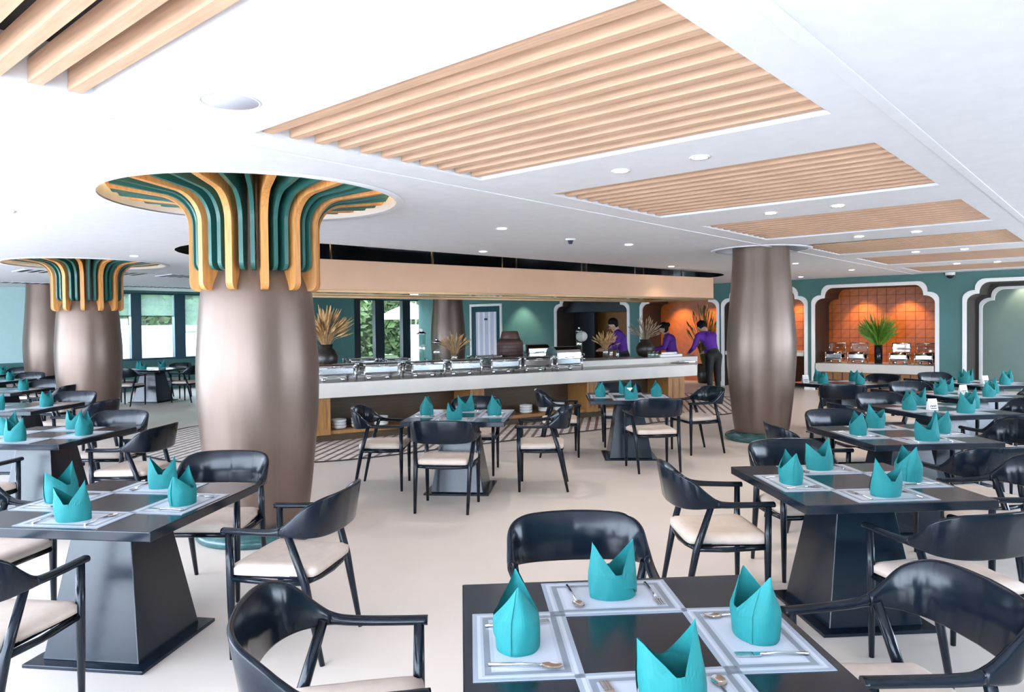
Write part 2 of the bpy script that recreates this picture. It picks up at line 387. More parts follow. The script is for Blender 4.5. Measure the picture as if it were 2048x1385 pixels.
# niche back walls
struct('wall_kitchen', MB().box(XW+1.6, XW+1.65, 10.3, 13.8, 0, 2.6), 'niche_wood')
part('hood', MB().box(XW+.3, XW+1.6, 10.83, 13.27, 1.95, 2.5), 'black_frame', bpy.data.objects['wall_kitchen'])
part('dark_panel', MB().box(XW+.9, XW+1.0, 12.55, 13.27, 0, 2.2), 'black_frame', bpy.data.objects['wall_kitchen'])
struct('wall_passage', MB().box(XW+2.0, XW+2.05, -.6, 3.6, 0, 2.6), 'grey_green_wall')
struct('trim_8', arch_trim('passage', .10, 2.58, 2.24, XW+1.1, .06), 'white_trim', .005)
pw = filled('wall_inner', [(-.8, 0), (3.6, 0), (3.6, 2.6), (-.8, 2.6)], [[(a, max(b, .001)) for a, b in arch(.10, 2.58, 2.24)]], lambda y, z: (XW+1.11, y, z), 'brown_reveal')
link('wall_inner', pw)['kind'] = 'structure'
def tiled_wall(y0, y1, z0, z1, x, sz=.2):
    w = struct('wall_tiled', MB().box(x, x+.05, y0-.3, y1+.3, 0, z1+.1), 'tile_joint')
    ny = math.ceil((y1-y0)/sz); nz = math.ceil((z1-z0)/sz)
    tm = MB().box(-.012, 0, -sz/2+.004, sz/2-.004, -sz/2+.004, sz/2-.004).mesh('tile'); tm.materials.append(MATS['orange_tile'])
    for i in range(ny):
        for j in range(nz): link('tile', tm, w, (x, y0+(i+.5)*sz, z0+(j+.5)*sz))
    return w
tiled_wall(3.25, 5.75, .6, 2.4, XW+1.0, .2)
tiled_wall(5.95, 7.0, .8, 2.4, XW+1.0, .2)
struct('wall_niche_back', MB().box(XW+1.0, XW+1.05, 6.9, 8.05, 0, 2.5), 'brown_reveal')
struct('wall_orange', MB().box(XW+1.0, XW+1.05, 8.05, 10.45, 0, 2.5), 'orange_tile')
struct('baseboard_right', MB().box(XW-.025, XW, 3.35+2.45, 5.88+.02, 0, .1), 'white_trim')
for a, b in ((2.78, 3.19), (8.04, 8.08), (10.41, 10.73), (13.37, 15.5)): struct('baseboard_right', MB().box(XW-.025, XW, a, b, 0, .1), 'white_trim')
for (x, y, z, e) in ((XW+.55, 4.9, 2.3, 36), (XW+.55, 4.0, 2.3, 36), (XW+.55, 6.4, 2.3, 35), (XW+.5, 9.6, 2.3, 40), (XW+.5, 8.7, 2.3, 30), (XW+1.75, 1.9, 2.5, 18), (XW-.6, 14.6, 2.5, 60)):
    L = bpy.data.lights.new('niche_spot', 'SPOT'); L.energy = e; L.color = (1, .80, .58); L.spot_size = radians(85); L.spot_blend = .7; L.shadow_soft_size = .04
    o = bpy.data.objects.new('niche_spot', L); COL.objects.link(o); o.location = (x, y, z)
    o.rotation_euler = Vector((-.35, 0, 1)).to_track_quat('Z', 'Y').to_euler()
# door in the arched wall
d = link('door_1', None, None, (XW, 16.2, 0)); d['kind'] = 'structure'
fr = MB(); w = .635
for y0, y1, z0, z1 in ((-w-.07, -w, 0, 2.22), (w, w+.07, 0, 2.22), (-w-.07, w+.07, 2.22, 2.29)): fr.box(-.05, .03, y0, y1, z0, z1)
part('door_frame', fr, 'white_trim', d)
lf = MB()
for y0, y1, z0, z1 in ((-w, -w+.16, 0, 2.21), (w-.16, w, 0, 2.21), (-w+.16, w-.16, 2.03, 2.21), (-w+.16, w-.16, 0, .2)): lf.box(-.02, .03, y0, y1, z0, z1)
part('door_leaf', lf, 'blue_frame', d)
part('pane', MB().box(.0, .01, -w+.16, w-.16, .2, 2.03), 'curtain_lilac', d)
for i in range(4): part('curtain_fold', MB().box(-.012, 0, -w+.20+i*.24, -w+.29+i*.24, .2, 2.03), 'outdoor_white', d)
part('door_sign', MB().box(-.018, -.012, -.07, .07, 1.76, 1.82), 'ink', d)

# window wall at the back
nw = MB()
nw.box(X0, 3.2, YW, YW+.2, 0, HZ); nw.box(5.6, 7.3, YW, YW+.2, 0, HZ); nw.box(10.3, 14.6, YW, YW+.2, 0, HZ)
nw.box(3.2, 5.6, YW, YW+.2, 0, .85); nw.box(7.3, 10.3, YW, YW+.2, 0, .84); nw.box(7.3, 10.3, YW, YW+.2, 2.52, HZ); nw.box(14.6, XW, YW, YW+.2, 2.5, HZ); nw.box(14.6, XW, YW, YW+.2, 0, .35)
struct('wall_back', nw, 'teal_wall')
struct('wall_pale', MB().box(3.2, 5.6, YW, YW+.15, .85, HZ), 'pale_teal_wall')
def window(name, xs, posts, z0, z1, m, frame_m):
    w = link(name, None, None, (0, YW+.08, 0)); w['kind'] = 'structure'
    for a, b in posts: part('mullion', MB().box(a, b, -.1, .06, z0, z1), frame_m, w)
    part('sill', MB().box(xs[0], xs[1], -.14, .1, z0-.05, z0), frame_m, w)
    part('head', MB().box(xs[0], xs[1], -.08, .06, z1-.03, z1+.01), frame_m, w)
    ps = [xs[0]]+[v for p in posts for v in p]+[xs[1]]
    for i in range(0, len(ps), 2):
        if ps[i+1]-ps[i] > .05: part('pane', MB().box(ps[i], ps[i+1], 0, .012, z0, z1), 'window_glass', w)
    return w
w1 = window('window_1', (7.3, 10.3), ((7.63, 7.88), (8.73, 9.02), (9.85, 10.1)), .84, 2.52, None, 'blue_frame')
w2 = window('window_2', (14.6, XW-.02), ((14.6, 14.83), (15.45, 15.83), (16.65, 17.0)), .35, 2.5, None, 'black_frame')
for (a, b, z, lab) in ((7.3, 7.63, 1.94, 'left'), (7.88, 8.73, 1.94, 'middle'), (9.02, 9.85, 1.5, 'longer right')):
    t = thing('roller_blind', 'sheer grey-green roller blind, %s one on the left window' % lab, 'blind', (a, YW+.03, 0), group='roller blinds')
    part('cloth', MB().box(.005, b-a-.005, 0, .004, z, 2.5), 'blind_mesh', t); part('hem_bar', MB().box(.005, b-a-.005, -.006, .01, z-.02, z), 'blue_frame', t)
# row of ceiling slats along the back windows
for i in range(26):
    a = 4.2+i*.18
for (x0, y0, n, lab) in ((3.75, 13.6, 4, 'by the left pillar, left one'), (5.1, 13.3, 3, 'right of the left pillar'), (5.95, 13.3, 4, 'left of the near pillar')):
    t = thing('air_grille', 'short slotted white air grille in the ceiling '+lab, 'air grille', (x0, y0, 0), group='ceiling air grilles')
    part('plate', MB().box(-.05, n*.16+.03, -.05, .65, HZ-.012, HZ-.002), 'ceiling_white', t)
    for i in range(n): part('slit', MB().box(i*.16, i*.16+.08, 0, .6, HZ-.016, HZ-.011), 'black_void', t)
t = thing('back_air_grille', 'long dashed dark grille on the ceiling along the back windows', 'air grille', (4.2, 17.35, 0))
part('plate', MB().box(-.1, 4.4, -.03, .33, HZ-.012, HZ-.002), 'ceiling_white', t)
for i in range(24): part('slit', MB().box(i*.18, i*.18+.11, 0, .3, HZ-.018, HZ-.011), 'black_void', t)

# glazed sides behind and beside the camera
def facade(name, horiz, c, a0, a1, step):
    w = link(name, None); w['kind'] = 'structure'
    n = round((a1-a0)/step)
    for i in range(n+1):
        a = a0+(a1-a0)*i/n
        part('mullion', MB().box(c-.05, c+.05, a-.04, a+.04, 0, HZ) if not horiz else MB().box(a-.04, a+.04, c-.05, c+.05, 0, HZ), 'black_frame', w)
facade('window_3', False, X0, Y0, YW, 2.4)
struct('wall_south', MB().box(X0, 5, Y0-.1, Y0+.05, 0, HZ).box(5, XW, Y0-.1, Y0+.05, 0, .9).box(5, XW, Y0-.1, Y0+.05, 2.3, HZ), 'teal_wall')  # unseen wall, partly closed to cut the daylight from this side
facade('window_4', True, Y0, 5, XW, 2.5)

# ------------------------------------------------------------------ outdoors
struct('ground', MB().box(-60, 80, -60, 80, -.3, -.13), 'paving')
lw = part('lawn', MB().box(2, 40, 21.0, 60, -.13, -.10), 'lawn'); tag(lw, 'green lawn beyond the back windows', 'lawn'); lw['kind'] = 'structure'
def bush(x, y, r, h, lab, seed):
    rr = random.Random(seed); t = thing('tree', lab, 'tree', (x, y, -.1), group='trees outside the windows')
    part('trunk', MB().tube([(0, 0, 0), (.05, 0, h*.4), (0, .05, h*.7)], [.12, .09, .05], 7), 'dark_oak', t)
    mb = MB()
    for i in range(1100):
        a = rr.uniform(0, 2*pi); q = rr.uniform(-1, 1); R = rr.uniform(.6, 1)**.5
        c = Vector((r*R*sqrt(1-q*q)*cos(a), r*R*sqrt(1-q*q)*sin(a), h*.52+h*.5*R*q)); s = rr.uniform(.14, .34)
        e1 = Vector((rr.gauss(0, 1), rr.gauss(0, 1), rr.gauss(0, 1))).normalized()*s; e2 = e1.orthogonal().normalized()*s*.6
        mb.add([c-e1, c+e2, c+e1, c-e2], [(0, 1, 2, 3)])
    f = part('foliage', mb, 'foliage', t); f['kind'] = 'stuff'
for i, (x, y, r, h, lab) in enumerate([(8.0, 27, 1.9, 5.2, 'leafy tree behind the left window, left of the mullion'), (12.0, 28, 2.0, 5.6, 'leafy tree behind the left window, right of the mullion'),
        (16.0, 28.5, 1.9, 5.2, 'leafy tree partly behind the near pillar'), (20.2, 29.5, 2.1, 5.5, 'leafy tree in the left pane behind the buffet'), (24.3, 28.6, 1.5, 5.2, 'leafy tree in the middle pane behind the buffet'), (28.0, 29.0, 1.5, 5.0, 'leafy tree in the right pane behind the buffet'),
        (32.0, 29.0, 1.6, 5.2, 'leafy tree at the right end of the garden')]): bush(x, y, r, h, lab, i)
hg = thing('tall_hedge', 'tall dense hedge closing the garden behind the trees', 'hedge', (0, 0, 0)); rr = random.Random(3); hb = MB(); hl = MB()
nx = 60
for zi in range(9):
    for xi in range(nx+1): hb.v.append((5+33*xi/nx, 33.5+rr.uniform(-.35, .35)-.02*zi*zi, -.1+zi*.72+rr.uniform(-.1, .1)))
hb.f += [(z*(nx+1)+x, z*(nx+1)+x+1, (z+1)*(nx+1)+x+1, (z+1)*(nx+1)+x) for z in range(8) for x in range(nx)]; hb.sm += [False]*(8*nx)
for i in range(5000):
    c = Vector((rr.uniform(5, 38), 33.1-rr.random()*.6, rr.uniform(0, 5.9))); e1 = Vector((rr.gauss(0, 1), rr.gauss(0, 1), rr.gauss(0, 1))).normalized()*rr.uniform(.15, .32); e2 = e1.orthogonal().normalized()*.14
    hl.add([c-e1, c+e2, c+e1, c-e2], [(0, 1, 2, 3)])
part('core', hb, 'foliage', hg); o = part('leaves', hl, 'hedge_leaf', hg); o['kind'] = 'stuff'
gw = MB().box(3, 16.5, 23.0, 23.15, -.1, 1.7); g = part('garden_wall', gw, 'outdoor_white', None, .01); tag(g, 'plain white garden wall outside the left window', 'wall')
t = thing('parasol', 'white garden parasol outside the window behind the buffet', 'parasol', (21.5, 24.6, -.1))
part('pole', MB().tube([(0, 0, 0), (0, 0, 2.6)], .03, 8), 'steel', t); part('canopy', MB().lathe([(1.5, 2.0), (1.52, 2.08), (.9, 2.4), (.0, 2.75)], 8, cap=False), 'outdoor_white', t)
part('base', MB().lathe([(.3, 0), (.3, .08), (.05, .1)], 12), 'outdoor_white', t)
for i, (x, lab) in enumerate(((20.6, 'left'), (22.1, 'right'))):
    t = thing('garden_screen', 'pale lilac garden screen outside, %s of the two' % lab, 'screen', (x, 23.2, -.1), group='garden screens')
    part('panel', MB().box(-.33, .33, -.03, .03, .1, 1.75), 'curtain_lilac', t); part('foot', MB().box(-.4, .4, -.2, .2, 0, .1), 'outdoor_white', t)

# ------------------------------------------------------------------ pillars
BODY = [(.35, .10), (.375, .25), (.415, .6), (.445, .95), (.455, 1.2), (.45, 1.4), (.432, 1.65), (.41, 1.9), (.392, 2.15), (.375, 2.4), (.368, 2.66)]
def smoothprof(p, n=4):
    out = []
    for i in range(len(p)-1):
        a = p[max(i-1, 0)]; b = p[i]; c = p[i+1]; d_ = p[min(i+2, len(p)-1)]
        for k in range(n):
            t = k/n; out.append(tuple(.5*((2*b[j])+(-a[j]+c[j])*t+(2*a[j]-5*b[j]+4*c[j]-d_[j])*t*t+(-a[j]+3*b[j]-3*c[j]+d_[j])*t**3) for j in (0, 1)))
    return out+[p[-1]]
bodym = MB().lathe(smoothprof(BODY), 48).mesh('body'); bodym.materials.append(MATS['bronze'])
basem = MB().lathe([(.47, 0), (.485, .02), (.485, .05), (.46, .075), (.36, .11)], 48).mesh('base_ring'); basem.materials.append(MATS['teal_stone'])
bodyfin = MB().lathe(smoothprof(BODY[:7]+[(.415, 1.84), (.395, 1.93), (.35, 2.05), (.325, 2.3), (.31, 2.74)]), 48).mesh('body'); bodyfin.materials.append(MATS['bronze'])
def finmesh(name, outer, th, zb, mname):
    # profile in (r,z): vertical blade that flares outward under the ceiling
    ri = .315
    o = [(outer-.055+.055*sin(pi/2*i/6), zb+.062*(1-cos(pi/2*i/6))) for i in range(1, 7)]+[(outer, 2.36)]
    for i in range(1, 13):
        a = pi/2*i/12*.94; o.append((outer+.21*(1-cos(a)), 2.36+.215*sin(a)))
    o.append((1.00, 2.615))
    top = [(1.03, 2.66), (.5, 2.72), (ri, 2.72)]
    bot = [(ri, zb+.02), (outer-.10, zb), (outer-.055, zb)]
    poly = bot+o+top; n = len(poly); h = th/2; ch = .004
    vs = [(r, -h, z) for r, z in poly]+[(r, h, z) for r, z in poly]
    fs = [tuple(range(n-1, -1, -1)), tuple(range(n, 2*n))]+[(i, (i+1) % n, n+(i+1) % n, n+i) for i in range(n)]
    me = MB().add(vs, fs).mesh(name); me.materials.append(MATS[mname]); return me
fin_o = finmesh('wood_fin', .480, .05, 1.875, 'fin_wood'); fin_g = finmesh('green_fin', .462, .030, 2.02, 'fin_green')
def pillar(key, lab, fins, rot=0):
    x, y = PIL[key]; t = thing('pillar', lab, 'pillar', (x, y, 0), group='bulging bronze pillars')
    link('body', bodyfin if fins else bodym, t); link('base_ring', basem, t)
    if fins:
        n = 12
        for i in range(n):
            a = rot+2*pi*i/n; link('wood_fin', fin_o, t, (0, 0, 0), a)
            for s in (1, 2): link('green_fin', fin_g, t, (0, 0, 0), a+2*pi/n*s/3)
    if key in CAPR:
        r = CAPR[key]; rc = thing('ceiling_rosette', 'round lit ceiling recess above the '+{'near': 'near finned pillar', 'left': 'left finned pillar', 'right': 'plain right pillar'}[key], 'ceiling recess', (x, y, 0), group='round pillar recesses')
        b = MB(); wallring(b, circle((0, 0), r), HZ, HZ+.17); part('rim', b, 'ceiling_white', rc)
        part('lip', MB().lathe([(r, HZ-.012), (r+.05, HZ-.012), (r+.06, HZ-.001), (r, HZ-.001)], 48, cap=False), 'ceiling_white', rc)
        part('back', MB().add([(p, q, HZ+.17) for p, q in circle((0, 0), r)], [tuple(range(48))]), 'cove_lit_tint' if fins else 'ceiling_white', rc)
        if fins:
            part('cove_strip', MB().lathe([(r-.02, HZ+.15), (r-.05, HZ+.15), (r-.05, HZ+.165), (r-.02, HZ+.165)], 48, cap=False), 'cove_glow', rc)
pillar('near', 'big bronze pillar nearest the viewer with orange and green fins', True, radians(7))
pillar('left', 'bronze pillar with orange and green fins farther left', True, radians(3))
pillar('right', 'plain bronze pillar standing right of the buffet counter', False)
pillar('leftback', 'pale bronze pillar half hidden behind the left finned pillar', False)
pillar('back', 'plain bronze pillar behind the buffet beside the door', False)

# ------------------------------------------------------------------ hanging canopy
CA = radians(-11.76)
cn = thing('hanging_canopy', 'long peach box canopy hung over the buffet on gold rods', 'canopy', (5.26, 7.84, 0), CA)
CL, CW_ = 8.0, 1.7; L0 = -.75
part('front_fascia', MB().box(L0, CL, 0, .05, 2.07, 2.46), 'peach_panel', cn, .004)
part('back_fascia', MB().box(L0, CL, CW_-.05, CW_, 2.07, 2.46), 'peach_panel', cn, .004)
part('end_fascia', MB().box(L0, L0+.05, .05, CW_-.05, 2.07, 2.46), 'peach_panel', cn)
part('end_fascia', MB().box(CL-.05, CL, .05, CW_-.05, 2.07, 2.46), 'peach_panel', cn)
part('top_board', MB().box(L0+.05, CL-.05, .05, CW_-.05, 2.42, 2.44), 'peach_panel', cn)
part('underside', MB().box(L0+.05, CL-.05, .05, CW_-.05, 2.075, 2.09), 'gold_mirror', cn)
for y0, y1 in ((-.008, .058), (CW_-.058, CW_+.008)): part('gold_trim', MB().box(L0-.008, CL+.008, y0, y1, 2.04, 2.07), 'gold', cn)
for x0, x1 in ((L0-.008, L0+.058), (CL-.058, CL+.008)): part('gold_trim', MB().box(x0, x1, .058, CW_-.058, 2.04, 2.07), 'gold', cn)
for s in (.29, 1.81, 3.33, 4.81, 6.2, 7.24):
    part('gold_rod', MB().tube([(s, .15, 2.44), (s, .15, HZ+.35)], .011, 8), 'gold', cn)
for s in (.91, 2.68, 4.1, 6.0, 7.48): part('gold_rod', MB().tube([(s, 1.55, 2.44), (s, 1.55, HZ+.33)], .011, 8), 'gold', cn)

# ------------------------------------------------------------------ buffet island
CO = (5.48, 8.21, 0); CR = radians(-18.54)
def cw(x, y, z=0): return (CO[0]+x*cos(CR)-y*sin(CR), CO[1]+x*sin(CR)+y*cos(CR), z)
ct = thing('buffet_counter', 'long oak buffet island base with open lower shelves', 'counter', CO, CR)
for x0, x1 in ((.06, .33), (2.5, 2.75), (4.72, 4.95), (6.55, 6.95)):
    p = part('pier', MB().box(x0, x1, .38, .95, .10, .65), 'oak', ct, .004)
    for i in range(2):
        xx = x0+(x1-x0)*(.3+.4*i); part('groove', MB().box(xx-.02, xx+.02, .372, .381, .18, .58), 'niche_wood', p)
part('lower_shelf', MB().box(-.3, 6.95, .42, .95, .10, .15), 'oak', ct, .003)
part('plinth', MB().box(-.3, 6.9, .46, 1.4, .006, .10), 'dark_oak', ct)
part('back_panel', MB().box(-.3, 7.3, .95, 1.0, .10, .83), 'dark_oak', ct)
part('rear_carcass', MB().box(-.3, 7.3, 1.0, 1.5, .10, .83), 'dark_oak', ct)
wt = part('marble_worktop', MB().prism([(-.45, 0), (6.89, 0), (7.66, .76), (-.45, .76)], .65, .85), 'marble', None, .006, CO, CR); tag(wt, 'thick white marble front worktop of the buffet island', 'worktop')
wr = part('raised_worktop', MB().prism([(-.45, .765), (7.66, .765), (7.95, 1.05), (7.95, 1.6), (-.45, 1.6)], .83, .95), 'marble', None, .006, CO, CR); tag(wr, 'raised rear marble ledge of the buffet island', 'worktop')

bowlm = MB().lathe([(.07, 0), (.095, .006), (.104, .02), (.106, .048), (.101, .048), (.098, .02), (.07, .008), (0, .006)], 24, cap=False).mesh('bowl'); bowlm.materials.append(MATS['bowl_white'])
BW = [(.51, 'leftmost stack, left end of the shelf'), (.80, 'second stack from the left'), (1.14, 'third stack, behind the left centre chair'), (3.05, 'stack behind the centre table'), (3.64, 'stack right of the centre table'), (4.0, 'stack above a dark chair back'), (4.28, 'last stack toward the right')]
for x, lab in BW:
    for j in range(3):
        o = link('bowl', bowlm, None, cw(x, .60, .152+.042*j)); tag(o, 'white bowl, %s in the %s' % (('bottom', 'middle', 'top')[j], lab), 'bowl', 'bowls on the buffet shelf')

# chafing dishes
def chafer(name, lab, loc, rz, w, dpt, h, roll=False, group='chafing dishes on the front worktop', openlid=False):
    t = thing(name, lab, 'chafing dish', loc, rz, group); a, b = w/2, dpt/2
    for sx in (-1, 1):
        for sy in (-1, 1):
            p = part('leg', MB().tube([(sx*(a-.015), sy*(b-.015), 0), (sx*(a-.015), sy*(b-.015), h*.88)], .013, 8), 'steel', t)
            part('knob', MB().blob((sx*(a-.015), sy*(b-.015), h*.9), .019, 8, 6), 'steel', p)
    rl = MB()
    for z in (h*.28, h*.78):
        for sy in (-1, 1): rl.tube([(-a+.015, sy*(b-.015), z), (a-.015, sy*(b-.015), z)], .007, 6)
        for sx in (-1, 1): rl.tube([(sx*(a-.015), -b+.015, z), (sx*(a-.015), b-.015, z)], .007, 6)
    part('rail', rl, 'steel', t)
    part('water_pan', MB().add([(sx*q*(a-.03), sy*q*(b-.03), z) for q, z in ((.9, h*.38), (1, h*.46), (1, h*.78)) for sx, sy in ((-1, -1), (1, -1), (1, 1), (-1, 1))],
        [(3, 2, 1, 0), (8, 9, 10, 11)]+[(j*4+i, j*4+(i+1) % 4, j*4+4+(i+1) % 4, j*4+4+i) for j in range(2) for i in range(4)]), 'steel', t, .008)
    lidp = []
    if openlid:
        lf_ = MB(); q_ = [(-a+.01, b-.02, h*.9), (a-.01, b-.02, h*.9), (a-.01, b-.02, h*1.75), (-a+.01, b-.02, h*1.75), (-a+.01, b-.02, h*.9)]
        for u_, v_ in zip(q_, q_[1:]): lf_.tube([u_, v_], .012, 6)
        l_ = part('lid', lf_, 'steel', t); part('pane', MB().box(-a+.01, a-.01, b-.024, b-.016, h*.9, h*1.75), 'clear_glass', l_)
        part('drum', MB().tube([(-a+.03, 0, h*.62), (a-.03, 0, h*.62)], b*.62, 16), 'steel', t)
        hd = MB(); hd.tube([(-.05, b-.06, h*1.35), (-.05, b-.09, h*1.35), (.05, b-.09, h*1.35), (.05, b-.06, h*1.35)], .008, 6)
        part('handle', hd, 'steel', t)
    else:
        top = h*(1.55 if roll else 1.0); n = 10; vs = []; fs = []
        for i in range(n+1):
            q = pi*i/n; y = -(b-.02)*cos(q); z = h*.80+(top-h*.80)*(sin(q)**(.6 if roll else .5)); vs += [(-a+.025, y, z), (a-.025, y, z)]
        for i in range(n): fs.append((2*i, 2*i+1, 2*i+3, 2*i+2))
        fs += [tuple(range(0, 2*n+2, 2)), tuple(range(2*n+1, 0, -2))]
        part('lid', MB().add(vs, fs, False), 'steel', t)
        part('handle', MB().tube([(-.06, -b+.0, h*.86), (-.06, -b-.03, h*.88), (.06, -b-.03, h*.88), (.06, -b, h*.86)], .008, 6), 'steel', t)
    for s in (-.25, .25): part('fuel_can', MB().lathe([(.03, 0), (.034, .004), (.034, h*.24), (.028, h*.25)], 12, (s*w, 0)), 'steel', t)
    return t
CHX = [(.33, 'leftmost'), (.97, 'second from the left'), (1.67, 'third from the left'), (2.28, 'fourth from the left'), (2.96, 'fifth from the left'), (3.55, 'sixth from the left')]
for x, lab in CHX: chafer('chafing_dish', 'rectangular steel chafing dish on the worktop, '+lab, cw(x, .23, .85), CR, .54, .38, .245)
chafer('chafing_dish', 'steel chafing dish with tall rolled dome lid at the row end', cw(4.14, .23, .85), CR, .52, .38, .25, True)
chafer('serving_dome', 'dark domed roaster on the ledge right of the brown pot', cw(4.2, 1.2, .95), CR, .48, .36, .2, True, 'domed roasters')
chafer('steel_tray', 'low steel warming tray at the left end of the ledge', cw(1.02, 1.15, .95), CR, .44, .36, .17, False, 'steel trays on the ledge')
chafer('steel_tray', 'low steel warming tray in front of the first black mullion', cw(1.6, 1.2, .95), CR, .42, .32, .15, False, 'steel trays on the ledge')
chafer('steel_tray', 'low steel warming tray between dried wheat and brown pot', cw(3.15, 1.1, .95), CR, .5, .34, .15, False, 'steel trays on the ledge')

def bouquet(name, lab, cat, loc, potprof, potm, n, h, spread, stem_m, head, seed, leafm=None, stemr=.003):
    rr = random.Random(seed); t = thing(name, lab, cat, loc)
    part('vase', MB().lathe(potprof, 20, cap=False), potm, t)
    z0 = potprof[-1][1]-.05; mb = MB(); hb = MB()
    for i in range(n):
        a = rr.uniform(0, 2*pi); q = spread*sqrt(rr.random()); hh = h*rr.uniform(.72, 1)*(1-.25*(q/spread)**2)
        p0 = Vector((.03*cos(a), .03*sin(a), z0)); p2 = Vector((q*cos(a), q*sin(a), hh)); p1 = p0*.5+p2*.5; p1.z += .05*hh; p1.x *= .7; p1.y *= .7
        mb.tube([p0, p1, p2], [stemr, stemr*.9, stemr*.6], 4, False)
        dr = (p2-p1).normalized()
        if head == 'plume': hb.tube([p2-dr*.13, p2-dr*.05, p2+dr*.08], [.005, .017, .002], 5, False)
        elif head == 'ear': hb.tube([p2-dr*.05, p2-dr*.01, p2+dr*.05], [.004, .011, .003], 5, False)
        elif head == 'blade':
            s = Vector((-sin(a), cos(a), 0))*.012
            hb.add([p0-s, p0+s, p1+s*1.2, p2, p1-s*1.2], [(0, 1, 2, 3, 4)])
        elif head == 'leaf':
            s = dr.orthogonal().normalized()*.05; hb.add([p2-dr*.1, p2+s, p2+dr*.12, p2-s], [(0, 1, 2, 3)]); hb.add([p1-dr*.1, p1+s, p1+dr*.12, p1-s], [(0, 1, 2, 3)])
    o = part('stems', mb, stem_m, t); o['kind'] = 'stuff'
    o = part('heads', hb, leafm or stem_m, t); o['kind'] = 'stuff'
    return t
POT = [(.06, 0), (.12, .02), (.165, .1), (.17, .17), (.13, .24), (.09, .27), (.10, .31), (.09, .31)]
bouquet('dried_bouquet', 'bushy orange dried grass in a patterned dark pot, left on buffet', 'bouquet', cw(.5, 1.15, .95), [(r*1.05, z*1.25) for r, z in POT], 'pot_dark', 130, .95, .36, 'straw', 'plume', 1)
bouquet('dried_wheat', 'small bundle of dried wheat before the back pillar', 'bouquet', cw(2.64, 1.2, .95), [(.05, 0), (.06, .01), (.055, .12), (.07, .2), (.065, .2)], 'clear_glass', 55, .52, .27, 'straw', 'ear', 2)
bouquet('dried_wheat', 'dried wheat in glass beside the staff member at the pass', 'bouquet', cw(5.68, 1.1, .95), [(.05, 0), (.06, .01), (.055, .12), (.07, .2), (.065, .2)], 'clear_glass', 55, .50, .24, 'straw', 'ear', 3)
bouquet('dried_bouquet', 'greyish dried poppy heads in a big dark pot at right', 'bouquet', cw(6.72, 1.2, .95), [(r*1.05, z*1.1) for r, z in POT], 'pot_dark', 80, .78, .30, 'straw_grey', 'ear', 4)
# stepped brown pot
t = thing('brown_pot', 'big stepped brown clay pot with lid on the buffet ledge', 'pot', cw(3.7, 1.2, .95))
part('body', MB().lathe([(.19, 0), (.215, .02), (.22, .16), (.225, .17), (.225, .34), (.205, .38), (.16, .40)], 28), 'pot_brown', t)
for z in (.06, .12, .18, .24, .30): part('band', MB().lathe([(.222, z), (.232, z+.008), (.222, z+.016)], 28, cap=False), 'pot_dark', t)
l_ = part('lid', MB().lathe([(.165, .40), (.17, .42), (.14, .53), (.13, .54)], 28), 'pot_brown', t); part('rim', MB().lathe([(.175, .395), (.185, .405), (.175, .415)], 28, cap=False), 'pot_dark', l_)
def dispenser(lab, loc, h, r, top):
    t = thing('drink_dispenser', lab, 'drink dispenser', loc, group='drink dispensers')
    part('base', MB().lathe([(r*1.1, 0), (r*1.1, .06), (r*.8, .07)], 20), 'steel', t)
    part('cylinder', MB().lathe([(r, .07), (r, h*.85)], 20), 'clear_glass', t)
    l_ = part('lid', MB().lathe([(r*1.05, h*.85), (r*1.05, h*.88), (r*.4, h*.93), (.01, h*.95)], 20), 'steel', t); part('knob', MB().blob((0, 0, h*.97), .02 if not top else .035, 10, 6), 'bowl_white' if top else 'steel', l_)
    part('tap', MB().tube([(0, -r, .12), (0, -r-.05, .12), (0, -r-.05, .08)], .01, 6), 'steel', t)
dispenser('tall glass drink dispenser with white knob before the window', cw(2.06, 1.2, .95), .60, .075, True)
dispenser('shorter steel-topped drink dispenser beside the tall one', cw(2.32, 1.2, .95), .44, .075, False)
dispenser('slim tall glass dispenser right of the rolled dome dish', cw(5.12, 1.15, .95), .60, .06, False)
t = thing('white_globe', 'white round globe on a stand left of the staff member', 'heat lamp', cw(5.36, 1.4, .95))  # globe built for an unidentified round white shape; not a lamp, does not glow
part('stand', MB().lathe([(.09, 0), (.09, .02), (.015, .03), (.015, .36)], 14), 'steel', t); part('globe', MB().blob((0, 0, .42), (.11, .11, .10), 16, 10), 'globe_white', t)
for i, (x, h, lab) in enumerate(((5.85, .30, 'tall slim'), (6.0, .24, 'short round'))):
    t = thing('bottle', lab+' dark bottle near the dried wheat on the ledge', 'bottle', cw(x, 1.15, .95), group='bottles on the ledge')
    part('body', MB().lathe([(.03, 0), (.035, .01), (.035, h*.6), (.012, h*.75), (.012, h*.95)], 14), 'clear_glass', t); part('cap', MB().lathe([(.015, h*.94), (.015, h)], 12), 'gold', t)
o = part('cloth_bundle', MB().prism([(-.33, -.10), (-.1, -.17), (.22, -.12), (.36, .02), (.1, .16), (-.25, .12)], 0, .05).prism([(-.28, -.08), (0, -.12), (.2, -.02), (-.1, .1)], .05, .09), 'paper', None, .02, cw(7.15, 1.0, .951), CR, 3); tag(o, 'crumpled white cloth lying on the ledge between the staff', 'cloth')
o = part('tablet', MB().box(-.16, .16, -.10, .10, 0, .012), 'tablet_dark', None, .003, cw(6.95, .5, .851), CR+.3); tag(o, 'dark menu tablet lying on the counter end', 'tablet')
o = part('paper_stack', MB().box(-.12, .12, -.09, .09, 0, .03), 'paper', None, .002, cw(7.25, .62, .851), CR-.2); tag(o, 'stack of white paper at the counter right end', 'paper')
